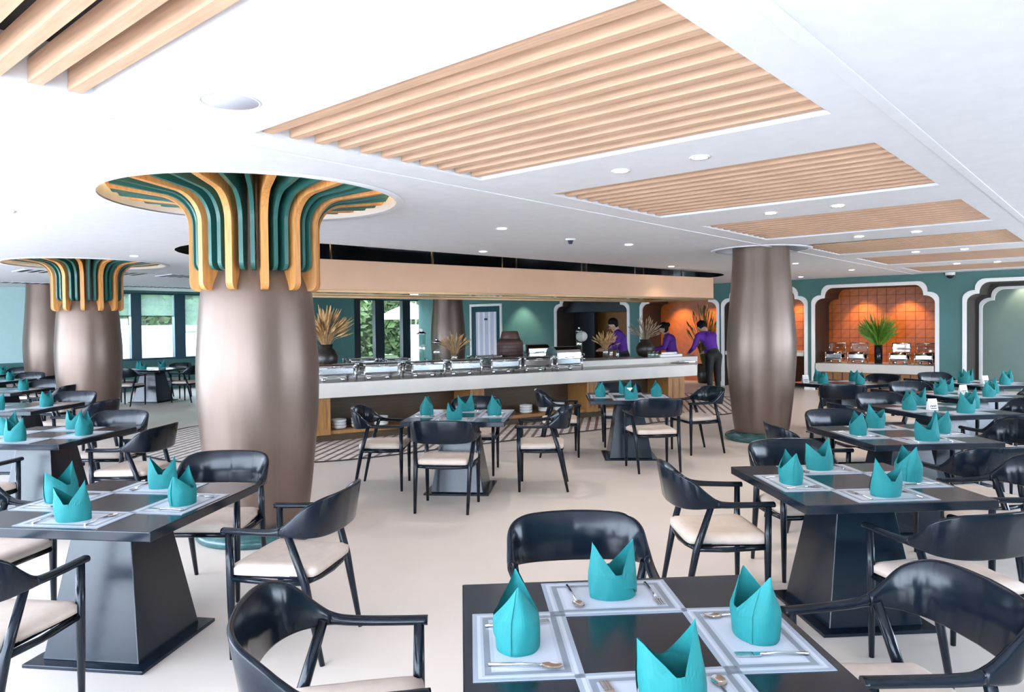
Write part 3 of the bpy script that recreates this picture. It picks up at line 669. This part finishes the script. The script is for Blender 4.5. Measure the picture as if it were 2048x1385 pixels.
for i in range(4):
    o = part('glass_tumbler', MB().lathe([(.028, 0), (.034, .004), (.038, .13), (.036, .13), (.03, .01)], 14, cap=False), 'clear_glass', None, 0, cw(6.60+.1*(i % 2), .86+.09*(i//2), .951)); tag(o, 'clear tumbler in the small cluster between the dark pot and the white cloth, %s' % ('front left', 'front right', 'rear left', 'rear right')[i], 'glass', 'tumblers beside the cloth')

# niche shelf and things on it
sh = part('niche_shelf', MB().box(XW-.06, XW+.99, 3.29, 5.71, .44, .63), 'marble', None, .005); tag(sh, 'thick white marble shelf in the orange tiled niche', 'shelf')
fp = part('wood_dado', MB().box(XW+.06, XW+.10, 3.28, 5.72, 0, .44), 'niche_wood'); tag(fp, 'orange wood panel below the niche shelf', 'panel')
for i in range(12): part('groove', MB().box(XW+.045, XW+.061, 3.34+i*.2, 3.36+i*.2, .02, .42), 'brown_reveal', fp)
for (y, lab) in ((5.42, 'leftmost'), (4.93, 'second from the left'), (4.05, 'just right of the green vase'), (3.55, 'rightmost')):
    chafer('niche_chafer', 'open steel chafing dish in the tiled niche, '+lab, (XW+.45, y, .631), -pi/2, .38, .34, .26, False, 'open chafing dishes in the niche', True)
bouquet('green_arrangement', 'tall green and yellow grass in a black vase in the niche', 'plant', (XW+.42, 4.48, .631), [(.075, 0), (.085, .01), (.085, .42), (.08, .42)], 'vase_black', 130, 1.25, .46, 'grass_yellow', 'blade', 5, 'grass_green', .006)
sh2 = part('niche_shelf', MB().box(XW-.02, XW+.99, 5.99, 7.94, .78, .88), 'marble', None, .005); tag(sh2, 'white shelf in the niche behind the right pillar', 'shelf')
bouquet('potted_plant', 'dark leafy plant in the orange niche behind the staff', 'plant', (XW+.45, 8.75, .0), [(.14, 0), (.16, .02), (.2, .5), (.18, .5)], 'pot_dark', 70, 2.1, .42, 'leaf_dark', 'leaf', 6, 'leaf_dark', .006)

# ------------------------------------------------------------------ tables, place settings
def make_table(name, side=.97):
    t = link(name, None); h = side/2
    part('table_top', MB().box(-h, h, -h, h, .675, .72), 'table_black', t, .004)
    part('apron', MB().box(-.22, .22, -.22, .22, .65, .675), 'table_black', t)
    part('pedestal', MB().frustum(.25, .25, .018, .15, .15, .65), 'table_black', t, .004)
    part('base_plate', MB().box(-.31, .31, -.31, .31, 0, .018), 'table_black', t, .003)
    return t
def napkin_mesh(name, pk, skew, seam):
    n = 48; rows = 9; a, b = .076, .058; mb = MB()
    def H(p):
        c = cos(p); v = .084
        return v+((pk[0] if c > 0 else pk[1])-v)*max(0, (abs(c)-.12)/.88)
    def R(z, p):
        return max(.25, 1.0+.05*sin(min(z/.1, 1)*pi)-max(0, z-.10)*.9)+.022*sin(3*p+seam+z*22)+.012*sin(7*p-z*35)
    def Q(z): return 1.0 if z < .085 else max(.10, 1-(z-.085)*8.2)
    vs = []; fs = []
    for j in range(rows+1):
        for i in range(n):
            p = 2*pi*i/n; z = H(p)*j/rows; s = R(z, p)
            vs.append((a*s*cos(p)+skew*z*.3, b*s*Q(z)*sin(p), z))
    for j in range(rows):
        for i in range(n): fs.append((j*n+i, j*n+(i+1) % n, (j+1)*n+(i+1) % n, (j+1)*n+i))
    mb.add(vs, fs, False)
    vs = []; fs = []; m = 14                       # overlapping outer flap with its diagonal edge
    for i in range(m+1):
        f = i/m; p = seam+1.9*f; hi = H(p)*.995; lo = hi*(1-f)**.9*.72 if f < 1 else 0
        lo = min(lo, hi-.004)
        for j in range(5):
            z = lo+(hi-lo)*j/4; s = R(z, p)*1.03+.05*(1-f*.4)*(1-j/4*.6); vs.append((a*s*cos(p)+skew*z*.3, b*s*Q(z)*sin(p), z))
    for i in range(m):
        for j in range(4): fs.append((i*5+j, (i+1)*5+j, (i+1)*5+j+1, i*5+j+1))
    mb.add(vs, fs, False)
    me = mb.mesh(name); me.materials.append(MATS['napkin_teal']); return me
NAPM = [napkin_mesh('napkin', (.185, .172), .1, 3.6), napkin_mesh('napkin', (.20, .145), -.2, 3.9), napkin_mesh('napkin', (.155, .188), .25, 4.1), napkin_mesh('napkin', (.18, .18), 0, .9)]
matme = MB().box(-.21, .21, -.14, .14, 0, .002).mesh('placemat'); matme.materials.append(MATS['placemat'])
def spoon_mesh():
    mb = MB(); mb.tube([(0, -.085, .004), (0, 0, .008), (0, .05, .005)], [.005, .0032, .004], 6)
    vs = []; n = 14
    for q, z in ((1, .006), (.6, .002), (0.01, .001)):
        for i in range(n): a = 2*pi*i/n; vs.append((.019*q*cos(a), .078+.03*q*sin(a), z))
    mb.add(vs, [(j*n+i, j*n+(i+1) % n, (j+1)*n+(i+1) % n, (j+1)*n+i) for j in range(2) for i in range(n)], True)
    me = mb.mesh('spoon'); me.materials.append(MATS['steel']); return me
def fork_mesh():
    mb = MB(); mb.tube([(0, -.085, .004), (0, 0, .008), (0, .04, .004)], [.005, .0032, .005], 6); mb.box(-.011, .011, .038, .06, .003, .005)
    for i in range(4): x = -.0105+i*.007; mb.box(x-.0018, x+.0018, .058, .105, .003, .005)
    me = mb.mesh('fork'); me.materials.append(MATS['steel']); return me
SPM, FKM = spoon_mesh(), fork_mesh()
cardm = MB().add([(-.045, -.03, 0), (.045, -.03, 0), (.045, 0, .11), (-.045, 0, .11), (.045, .03, 0), (-.045, .03, 0)], [(0, 1, 2, 3), (3, 2, 4, 5), (1, 4, 2), (0, 3, 5)]).mesh('table_card'); cardm.materials.append(MATS['paper'])
logo = MB()
for k in range(3):
    x = -.022+k*.022; pts = [(x-.012, .030), (x-.006, .042), (x, .046), (x+.006, .042), (x+.012, .030)]
    for (xa, za), (xb, zb) in zip(pts, pts[1:]):
        ya = -.03+.03*za/.11-.001; logo.box(min(xa, xb), max(xa, xb), ya-.001, ya, min(za, zb)-.001, max(za, zb)+.001)
logo.box(-.03, .03, -.0265, -.0255, .014, .020)
logom = logo.mesh('card_print'); logom.materials.append(MATS['ink'])

SIDES = {'far': pi/2, 'left': pi, 'near': -pi/2, 'right': 0.}     # in the table's own axes: +y away from the viewer
# key: x, y, rotation, phrase, settings, cutlery, card
TAB = {
 'T0': (1.73, 1.05, -45, 'front table', 'far left near right', True, None),
 'R2': (4.20, 1.20, -45, 'second table of the right row', 'far left near right', True, None),
 'R3': (6.21, 1.41, -45, 'third table of the right row', 'far left near right', True, None),
 'R4': (8.18, 1.49, -42, 'fourth table of the right row', 'far left near right', False, (-.13, -.05)),
 'R5': (9.99, 1.55, -42, 'fifth table of the right row', 'far left near right', False, (-.05, .0)),
 'R7': (11.9, 1.62, -42, 'sixth table of the right row', 'far left near right', False, (-.1, -.1)),
 'R6': (10.85, 3.25, -20, 'table right of the right pillar', 'far left near right', False, (-.33, .30)),
 'C1': (5.01, 5.02, -55, 'table before the chafing dishes', 'far left near right', True, None),
 'C2': (7.50, 4.66, -52, 'table before the staffed counter end', 'far left near right', False, (0, -.05)),
 'L1': (1.465, 3.90, -57, 'nearest table at left', 'far left near right', True, None),
 'L2': (2.02, 6.93, -55, 'second table of the left row', 'far left near right', False, None),
 'L3': (2.55, 9.73, -50, 'third table of the left row', 'left near right', False, None),
 'L4': (3.1, 12.6, -50, 'fourth table of the left row', 'near right', False, None),
 'L5': (3.6, 15.2, -50, 'fifth table of the left row', 'near right', False, None),
 'L6': (4.05, 17.5, -50, 'sixth table of the left row', 'near right', False, None),
 'WT': (6.85, 16.4, -58, 'table by the left window', 'far left near', False, None),
}
tproto = make_table('dining_table')
first = True; k = 0
for key, (x, y, rz, ph, sets, cut, card) in TAB.items():
    t = tproto if first else copy_tree(tproto); first = False
    t.location = (x, y, 0); t.rotation_euler = (0, 0, radians(rz)); tag(t, 'square black pedestal dining table, the '+ph, 'table', 'square black dining tables')
    if key == 'WT': t.scale = (1.15, 1.15, 1)
    R_ = Matrix.Rotation(radians(rz), 2)
    def pw_(px, py, z): v = R_ @ Vector((px, py)); return (x+v.x, y+v.y, z)
    for sd in sets.split():
        a = SIDES[sd]; rr = random.Random(key+sd); dx, dy = cos(a), sin(a); j = rr.uniform(-.012, .012)
        o = link('placemat', matme, None, pw_(dx*.318-dy*j, dy*.318+dx*j, .7205), radians(rz)+a+pi/2+rr.uniform(-.02, .02)); tag(o, 'pale grey banded placemat, %s side of %s' % (sd, ph), 'placemat', 'placemats')
        k += 1
        o = link('folded_napkin', NAPM[rr.randrange(4)], None, pw_(dx*.335, dy*.335, .7228), radians(rz)+a+pi/2+rr.uniform(-.35, .35)+(pi if rr.random() < .5 else 0)); s = rr.uniform(.95, 1.05); o.scale = (s, s, s)
        tag(o, 'teal cloth napkin folded into two peaks, %s side of %s' % (sd, ph), 'napkin', 'folded teal napkins')
        if cut:
            for sg, me, nm in ((-1, FKM, 'fork'), (1, SPM, 'spoon')):
                qx, qy = dx*.335-dy*sg*.13, dy*.335+dx*sg*.13
                o = link(nm, me, None, pw_(qx, qy, .7228), radians(rz)+a-pi/2+pi+rr.uniform(-.15, .15)); tag(o, 'steel %s on the %s placemat of %s' % (nm, sd, ph), nm, nm+'s on the tables')
    if card:
        o = link('table_card', cardm, None, pw_(card[0], card[1], .7205), YAW-pi/2+.1); tag(o, 'small white tent card on the '+ph, 'card', 'white table cards'); link('card_print', logom, o)

# ------------------------------------------------------------------ chairs
def catmull(P, n):
    out = []
    for i in range(len(P)-1):
        a = P[max(i-1, 0)]; b = P[i]; c = P[i+1]; d_ = P[min(i+2, len(P)-1)]
        for q in range(n):
            t = q/n; out.append([.5*((2*b[j])+(-a[j]+c[j])*t+(2*a[j]-5*b[j]+4*c[j]-d_[j])*t*t+(-a[j]+3*b[j]-3*c[j]+d_[j])*t**3) for j in range(len(b))])
    out.append(list(P[-1])); return out
HALF = [(.245, .232, .630, .660, .042), (.256, .10, .632, .662, .042), (.268, -.02, .634, .668, .041), (.275, -.085, .636, .684, .036), (.270, -.145, .632, .730, .028), (.252, -.198, .626, .785, .023), (.203, -.243, .620, .818, .020), (.12, -.270, .617, .826, .019), (0, -.280, .616, .828, .019)]
def band(st, name):
    # st: stations x,y,zb,zt,thickness along the plan path
    mb = MB(); n = len(st); vs = []; m = 12
    for i, (x, y, zb, zt, th) in enumerate(st):
        a = st[max(i-1, 0)]; c = st[min(i+1, n-1)]; t = Vector((c[0]-a[0], c[1]-a[1])).normalized(); nr = Vector((t.y, -t.x))
        if nr.dot(Vector((x, y+.05))) < 0: nr = -nr
        hh = zt-zb; r = min(th, hh)*.46; lean = .16 if hh > .06 else 0
        lean *= min(1, (hh-.03)/.15)
        q = [(-th/2, zb+r), (-th/2+r*.3, zb+r*.3), (-th/2+r, zb), (th/2-r, zb), (th/2-r*.3, zb+r*.3), (th/2, zb+r), (th/2, zt-r), (th/2-r*.3, zt-r*.3), (th/2-r, zt), (-th/2+r, zt), (-th/2+r*.3, zt-r*.3), (-th/2, zt-r)]
        for o_, z in q:
            o2 = o_+(z-zb)*lean; vs.append((x+nr.x*o2, y+nr.y*o2, z))
    fs = [(i*m+k, i*m+(k+1) % m, (i+1)*m+(k+1) % m, (i+1)*m+k) for i in range(n-1) for k in range(m)]
    mb.add(vs, fs, True); mb.f += [tuple(range(m-1, -1, -1)), tuple((n-1)*m+k for k in range(m))]; mb.sm += [False]*2
    me = mb.mesh(name); bm = bmesh.new(); bm.from_mesh(me); bmesh.ops.recalc_face_normals(bm, faces=bm.faces); bm.to_mesh(me); bm.free(); me.materials.append(MATS['chair_black']); return me
ST = catmull(HALF, 6); CUT = 3*6
mir = [[-s[0]]+list(s[1:]) for s in ST]
ARM_R = band(ST[:CUT+1], 'arm'); ARM_L = band(mir[:CUT+1], 'arm')
BACK = band(mir[CUT:]+list(reversed(ST[CUT:-1])), 'backrest')
def seat_mesh():
    n = 12; mb = MB(); vs = []; fs = []
    def rim(f): return None
    def P(u, v, top):     # u,v in -1..1
        w = .235-.012*v*-1; x = u*w*(1-.02*(v < 0)); y = v*.222-.003
        c = max(abs(u), abs(v)); e = max(0, (c-.72)/.28)
        z = (.478-.020*e**2.2-.010*(1-u*u)*(1-v*v)) if top else .425
        k = 1-.06*(abs(u)*abs(v))**6
        return (x*k, y*k, z)
    for top in (1, 0):
        for j in range(n+1):
            for i in range(n+1): vs.append(P(-1+2*i/n, -1+2*j/n, top))
    N = n+1
    for j in range(n):
        for i in range(n):
            a = j*N+i; fs.append((a, a+1, a+N+1, a+N)); b = N*N+a; fs.append((b+N, b+N+1, b+1, b))
    ed = [i for i in range(n)]+[i*N+n for i in range(n)]+[n*N+n-i for i in range(n)]+[(n-i)*N for i in range(n)]
    for q in range(len(ed)): a, b = ed[q], ed[(q+1) % len(ed)]; fs.append((b, a, N*N+a, N*N+b))
    mb.add(vs, fs, True); me = mb.mesh('seat'); me.materials.append(MATS['seat_beige']); return me
SEAT = seat_mesh()
fr = MB()
fr.tube([(-.232, .195, .405), (.232, .195, .405)], .017, 8)
for s in (-1, 1): fr.tube([(s*.235, .195, .405), (s*.243, -.02, .398), (s*.240, -.18, .405)], [.016, .015, .016], 8)
fr.tube([(-.24, -.178, .405), (-.12, -.205, .40), (0, -.213, .398), (.12, -.205, .40), (.24, -.178, .405)], .016, 8)
fr.box(-.225, .225, -.19, .19, .412, .428)
FRAME = fr.mesh('seat_frame'); FRAME.materials.append(MATS['chair_black'])
LEGF = {}; LEGB = {}
for s in (-1, 1):
    LEGF[s] = MB().tube([(s*.236, .200, 0), (s*.238, .200, .40), (s*.243, .203, .645)], [.0125, .020, .017], 10).mesh('leg'); LEGF[s].materials.append(MATS['chair_black'])
    LEGB[s] = MB().tube([(s*.228, -.262, 0), (s*.238, -.185, .40), (s*.264, -.108, .66)], [.0125, .021, .017], 10).mesh('leg'); LEGB[s].materials.append(MATS['chair_black'])
def make_chair():
    t = link('armchair', None)
    link('seat', SEAT, t); link('seat_frame', FRAME, t); link('backrest', BACK, t); link('arm', ARM_L, t); link('arm', ARM_R, t)
    for s in (-1, 1): link('leg', LEGF[s], t); link('leg', LEGB[s], t)
    return t
# (table, side): (x, y, facing angle in degrees)
def chair_default(key, sd, dist=.80):
    x, y, rz = TAB[key][:3]; a = SIDES[sd]+radians(rz)
    return (x+dist*cos(a), y+dist*sin(a), math.degrees(a)+180)
CH = {}
WANT = {'T0': 'far left right', 'R2': 'far left near right', 'R3': 'far left near right', 'R4': 'far left near right', 'R5': 'far left right', 'R7': 'left far', 'R6': 'near right',
        'C1': 'far left near right', 'C2': 'left near right far', 'L1': 'far near right left', 'L2': 'far near right', 'L3': 'far right', 'L4': 'far right', 'L5': 'far right', 'L6': 'far left', 'WT': 'left near right far'}
for key, s in WANT.items():
    for sd in s.split(): CH[(key, sd)] = chair_default(key, sd)
CH.update({('T0', 'right'): (2.41, .57, 134.8), ('T0', 'left'): (1.274, 1.749, -41.5), ('T0', 'far'): (2.28, 1.62, -135),
  ('R2', 'left'): (3.84, 1.81, -47), ('R2', 'right'): (4.95, .59, 128), ('R2', 'near'): (3.77, .66, 55), ('R2', 'far'): (4.73, 1.63, -133),
  ('R3', 'far'): (6.68, 1.93, -135), ('R3', 'left'): (5.82, 1.97, -49), ('R3', 'right'): (6.76, .84, 135), ('R3', 'near'): (5.63, .86, 50),
  ('R4', 'far'): (8.58, 2.03, -133), ('R5', 'far'): (10.4, 2.13, -133),
  ('L1', 'right'): (2.03, 3.25, 120), ('L1', 'far'): (2.12, 4.28, -141), ('L2', 'right'): (2.48, 6.36, 127), ('L2', 'far'): (2.66, 7.38, -141),
  ('L3', 'right'): (3.04, 9.08, 127), ('L3', 'far'): (3.2, 10.25, -141),
  ('R6', 'near'): (10.0, 2.95, 18), ('C1', 'near'): (4.43, 4.61, 33), ('C1', 'right'): (5.556, 4.46, 127), ('C1', 'left'): (4.62, 5.70, -50),
  ('C2', 'near'): (7.0, 4.05, 48), ('C2', 'right'): (8.27, 4.17, 147), ('C2', 'left'): (7.1, 5.38, -50)})
cproto = None
for (key, sd), (x, y, fa) in CH.items():
    c = make_chair() if cproto is None else copy_tree(cproto); cproto = cproto or c
    c.location = (x, y, 0); c.scale = (1, 1, .97); c.rotation_euler = (0, 0, radians(fa)-pi/2)
    tag(c, 'black armchair with beige seat, %s side of %s' % (sd, TAB[key][3]), 'chair', 'black armchairs around the tables')

# ------------------------------------------------------------------ people
def person(lab, loc, facing, J, fem=False, h=1.0):
    """J: joints in a local frame (x right, y forward, z up)."""
    segs = []      # (a, b, ra, rb, material)
    def sg(a, b, ra, rb, m): segs.append((Vector(J[a]) if isinstance(a, str) else Vector(a), Vector(J[b]) if isinstance(b, str) else Vector(b), ra, rb, m))
    sg('pelvis', 'waist', .135, .115, 'purple_shirt' if fem else 'trousers_black'); sg('waist', 'chest', .12, .14, 'purple_shirt'); sg('chest', 'neck0', .13, .07, 'purple_shirt')
    sg('neck0', 'neck1', .052, .05, 'skin'); sg('neck1', 'head', .065, .085, 'skin'); sg('head', 'crown', .088, .075, 'skin')
    hv = (Vector(J['crown'])-Vector(J['neck1'])).normalized(); fv = Vector(J['face']).normalized(); nose = Vector(J['head'])+fv*.088-hv*.01
    segs.append((nose, nose+fv*.018-hv*.02, .012, .015, 'skin'))
    chin = Vector(J['neck1'])+fv*.055-hv*.0; segs.append((chin, chin+fv*.01, .035, .03, 'skin'))
    side = hv.cross(fv).normalized()
    for s in (-1, 1): e = Vector(J['head'])+side*s*.088-hv*.01; segs.append((e, e-hv*.03, .016, .012, 'skin'))
    for s in ('l', 'r'):
        sg('neck0', 'sh_'+s, .075, .075, 'purple_shirt'); sg('chest', 'sh_'+s, .11, .075, 'purple_shirt'); sg('sh_'+s, 'el_'+s, .066, .05, 'purple_shirt'); sg('el_'+s, 'wr_'+s, .048, .036, 'purple_shirt')
        w = Vector(J['wr_'+s]); el = Vector(J['el_'+s]); d_ = (w-el).normalized(); p = w+d_*.07; segs.append((w, p, .03, .034, 'skin'))
        sd_ = d_.cross(Vector((0, 0, 1))).normalized() if abs(d_.z) < .95 else Vector((1, 0, 0))
        for q, ln in ((-1.5, .06), (-.5, .072), (.5, .068), (1.5, .052)):
            b = p+sd_*q*.019+d_*.015; segs.append((b, b+d_*ln*.6, .0095, .009, 'skin')); segs.append((b+d_*ln*.6, b+d_*ln*.95-Vector((0, 0, .02)), .009, .008, 'skin'))
        th = w+d_*.025+sd_*(.035 if s == 'l' else -.035); segs.append((th, th+d_*.045+sd_*(.02 if s == 'l' else -.02), .011, .009, 'skin'))
        sg('pelvis', 'hip_'+s, .12, .105, 'trousers_black'); sg('hip_'+s, 'kn_'+s, .10, .068, 'trousers_black'); sg('kn_'+s, 'an_'+s, .065, .048, 'trousers_black')
        a = Vector(J['an_'+s]); segs.append((a+Vector((0, -.04, -.03)), a+Vector((0, .15, -.045)), .046, .038, 'shoe_black'))
    mb = MB()
    for a, b, ra, rb, m in segs:
        n = max(2, int((b-a).length/(.5*min(ra, rb)))+1)
        for i in range(n+1): t = i/n; c = a.lerp(b, t); r = ra+(rb-ra)*t; mb.blob(c, r, 12, 8)
    me = mb.mesh('body_src'); tmp = link('tmp_body', me); md = tmp.modifiers.new('r', 'REMESH'); md.mode = 'VOXEL'; md.voxel_size = .011
    sm = tmp.modifiers.new('s', 'SMOOTH'); sm.iterations = 6; sm.factor = .5
    dg = bpy.context.evaluated_depsgraph_get(); ev = bpy.data.meshes.new_from_object(tmp.evaluated_get(dg)); bpy.data.objects.remove(tmp); bpy.data.meshes.remove(me)
    ev.name = 'body'; names = ['skin', 'purple_shirt', 'trousers_black', 'shoe_black']
    ev.materials.clear()
    for nm in names: ev.materials.append(MATS[nm])
    idx = []
    for p in ev.polygons:
        c = p.center; best = 9; bm_ = 0
        for a, b, ra, rb, m in segs:
            ab = b-a; L2 = ab.length_squared; t = 0 if L2 < 1e-9 else max(0, min(1, (c-a).dot(ab)/L2)); dd = (c-(a+ab*t)).length-(ra+(rb-ra)*t)
            if dd < best: best = dd; bm_ = names.index(m)
        idx.append(bm_)
    ev.polygons.foreach_set('material_index', idx); ev.polygons.foreach_set('use_smooth', [True]*len(idx)); ev.update()
    t = thing('person', lab, 'person', loc, facing, 'staff in purple shirts'); o = link('body', ev, t)
    hd = Vector(J['head']); hb = MB(); cr = Vector(J['crown'])
    hb.blob(hd*.35+cr*.65-fv*.026+hv*.014, (.100, .104, .092), 16, 10)
    if fem: hb.blob(hd-fv*.12+hv*.05, (.055, .055, .055), 12, 8); hb.blob(hd-fv*.03-hv*.02, (.095, .07, .10), 12, 8)
    else: hb.blob(hd-fv*.040-hv*.005, (.096, .072, .095), 12, 8)
    part('hair', hb, 'hair_black', t)
    eb = MB()
    for s in (-1, 1): eb.blob(hd+fv*.083+side*s*.033+hv*.015, .009, 8, 6)
    part('eyes', eb, 'ink', t)
    return t
def joints(lean=.15, drop=0, head_down=.35, arms='fwd', h=1.0):
    J = {'pelvis': (0, 0, .93), 'waist': (0, .01+lean*.15, 1.06), 'chest': (0, lean*.6, 1.28-drop*.5), 'neck0': (0, lean, 1.42-drop), 'neck1': (0, lean+.03, 1.50-drop)}
    J['head'] = (0, lean+.05+head_down*.08, 1.585-drop-head_down*.03); J['crown'] = (0, lean+.05+head_down*.12, 1.65-drop-head_down*.04); J['face'] = (0, 1, -head_down)
    for s, q in (('l', -1), ('r', 1)):
        J['sh_'+s] = (q*.185, lean-.01, 1.385-drop); J['hip_'+s] = (q*.09, 0, .90); J['kn_'+s] = (q*.10, .02, .50); J['an_'+s] = (q*.10, -.03, .09)
        if arms == 'fwd': J['el_'+s] = (q*.24, lean+.08, 1.13-drop*.6); J['wr_'+s] = (q*.14, lean+.30, 1.08-drop*.4)
        elif arms == 'low': J['el_'+s] = (q*.27, lean+.05, 1.12-drop*.7); J['wr_'+s] = (q*.20, lean+.27, .99)
    return J
p1 = cw(6.88, 2.05); p2 = cw(8.30, 2.15); p3 = cw(8.5, 1.15)
person('man in purple shirt in profile, looking down before the kitchen pass', p1, CR+radians(62), joints(.12, .0, .55), False)
person('woman in purple shirt with dark hair tied back behind the counter', p2, CR+radians(50), joints(.10, .10, .4), True)
person('man in purple shirt and black trousers leaning on the counter end', p3, CR+radians(-8), joints(.26, .06, .9, 'low'), False)
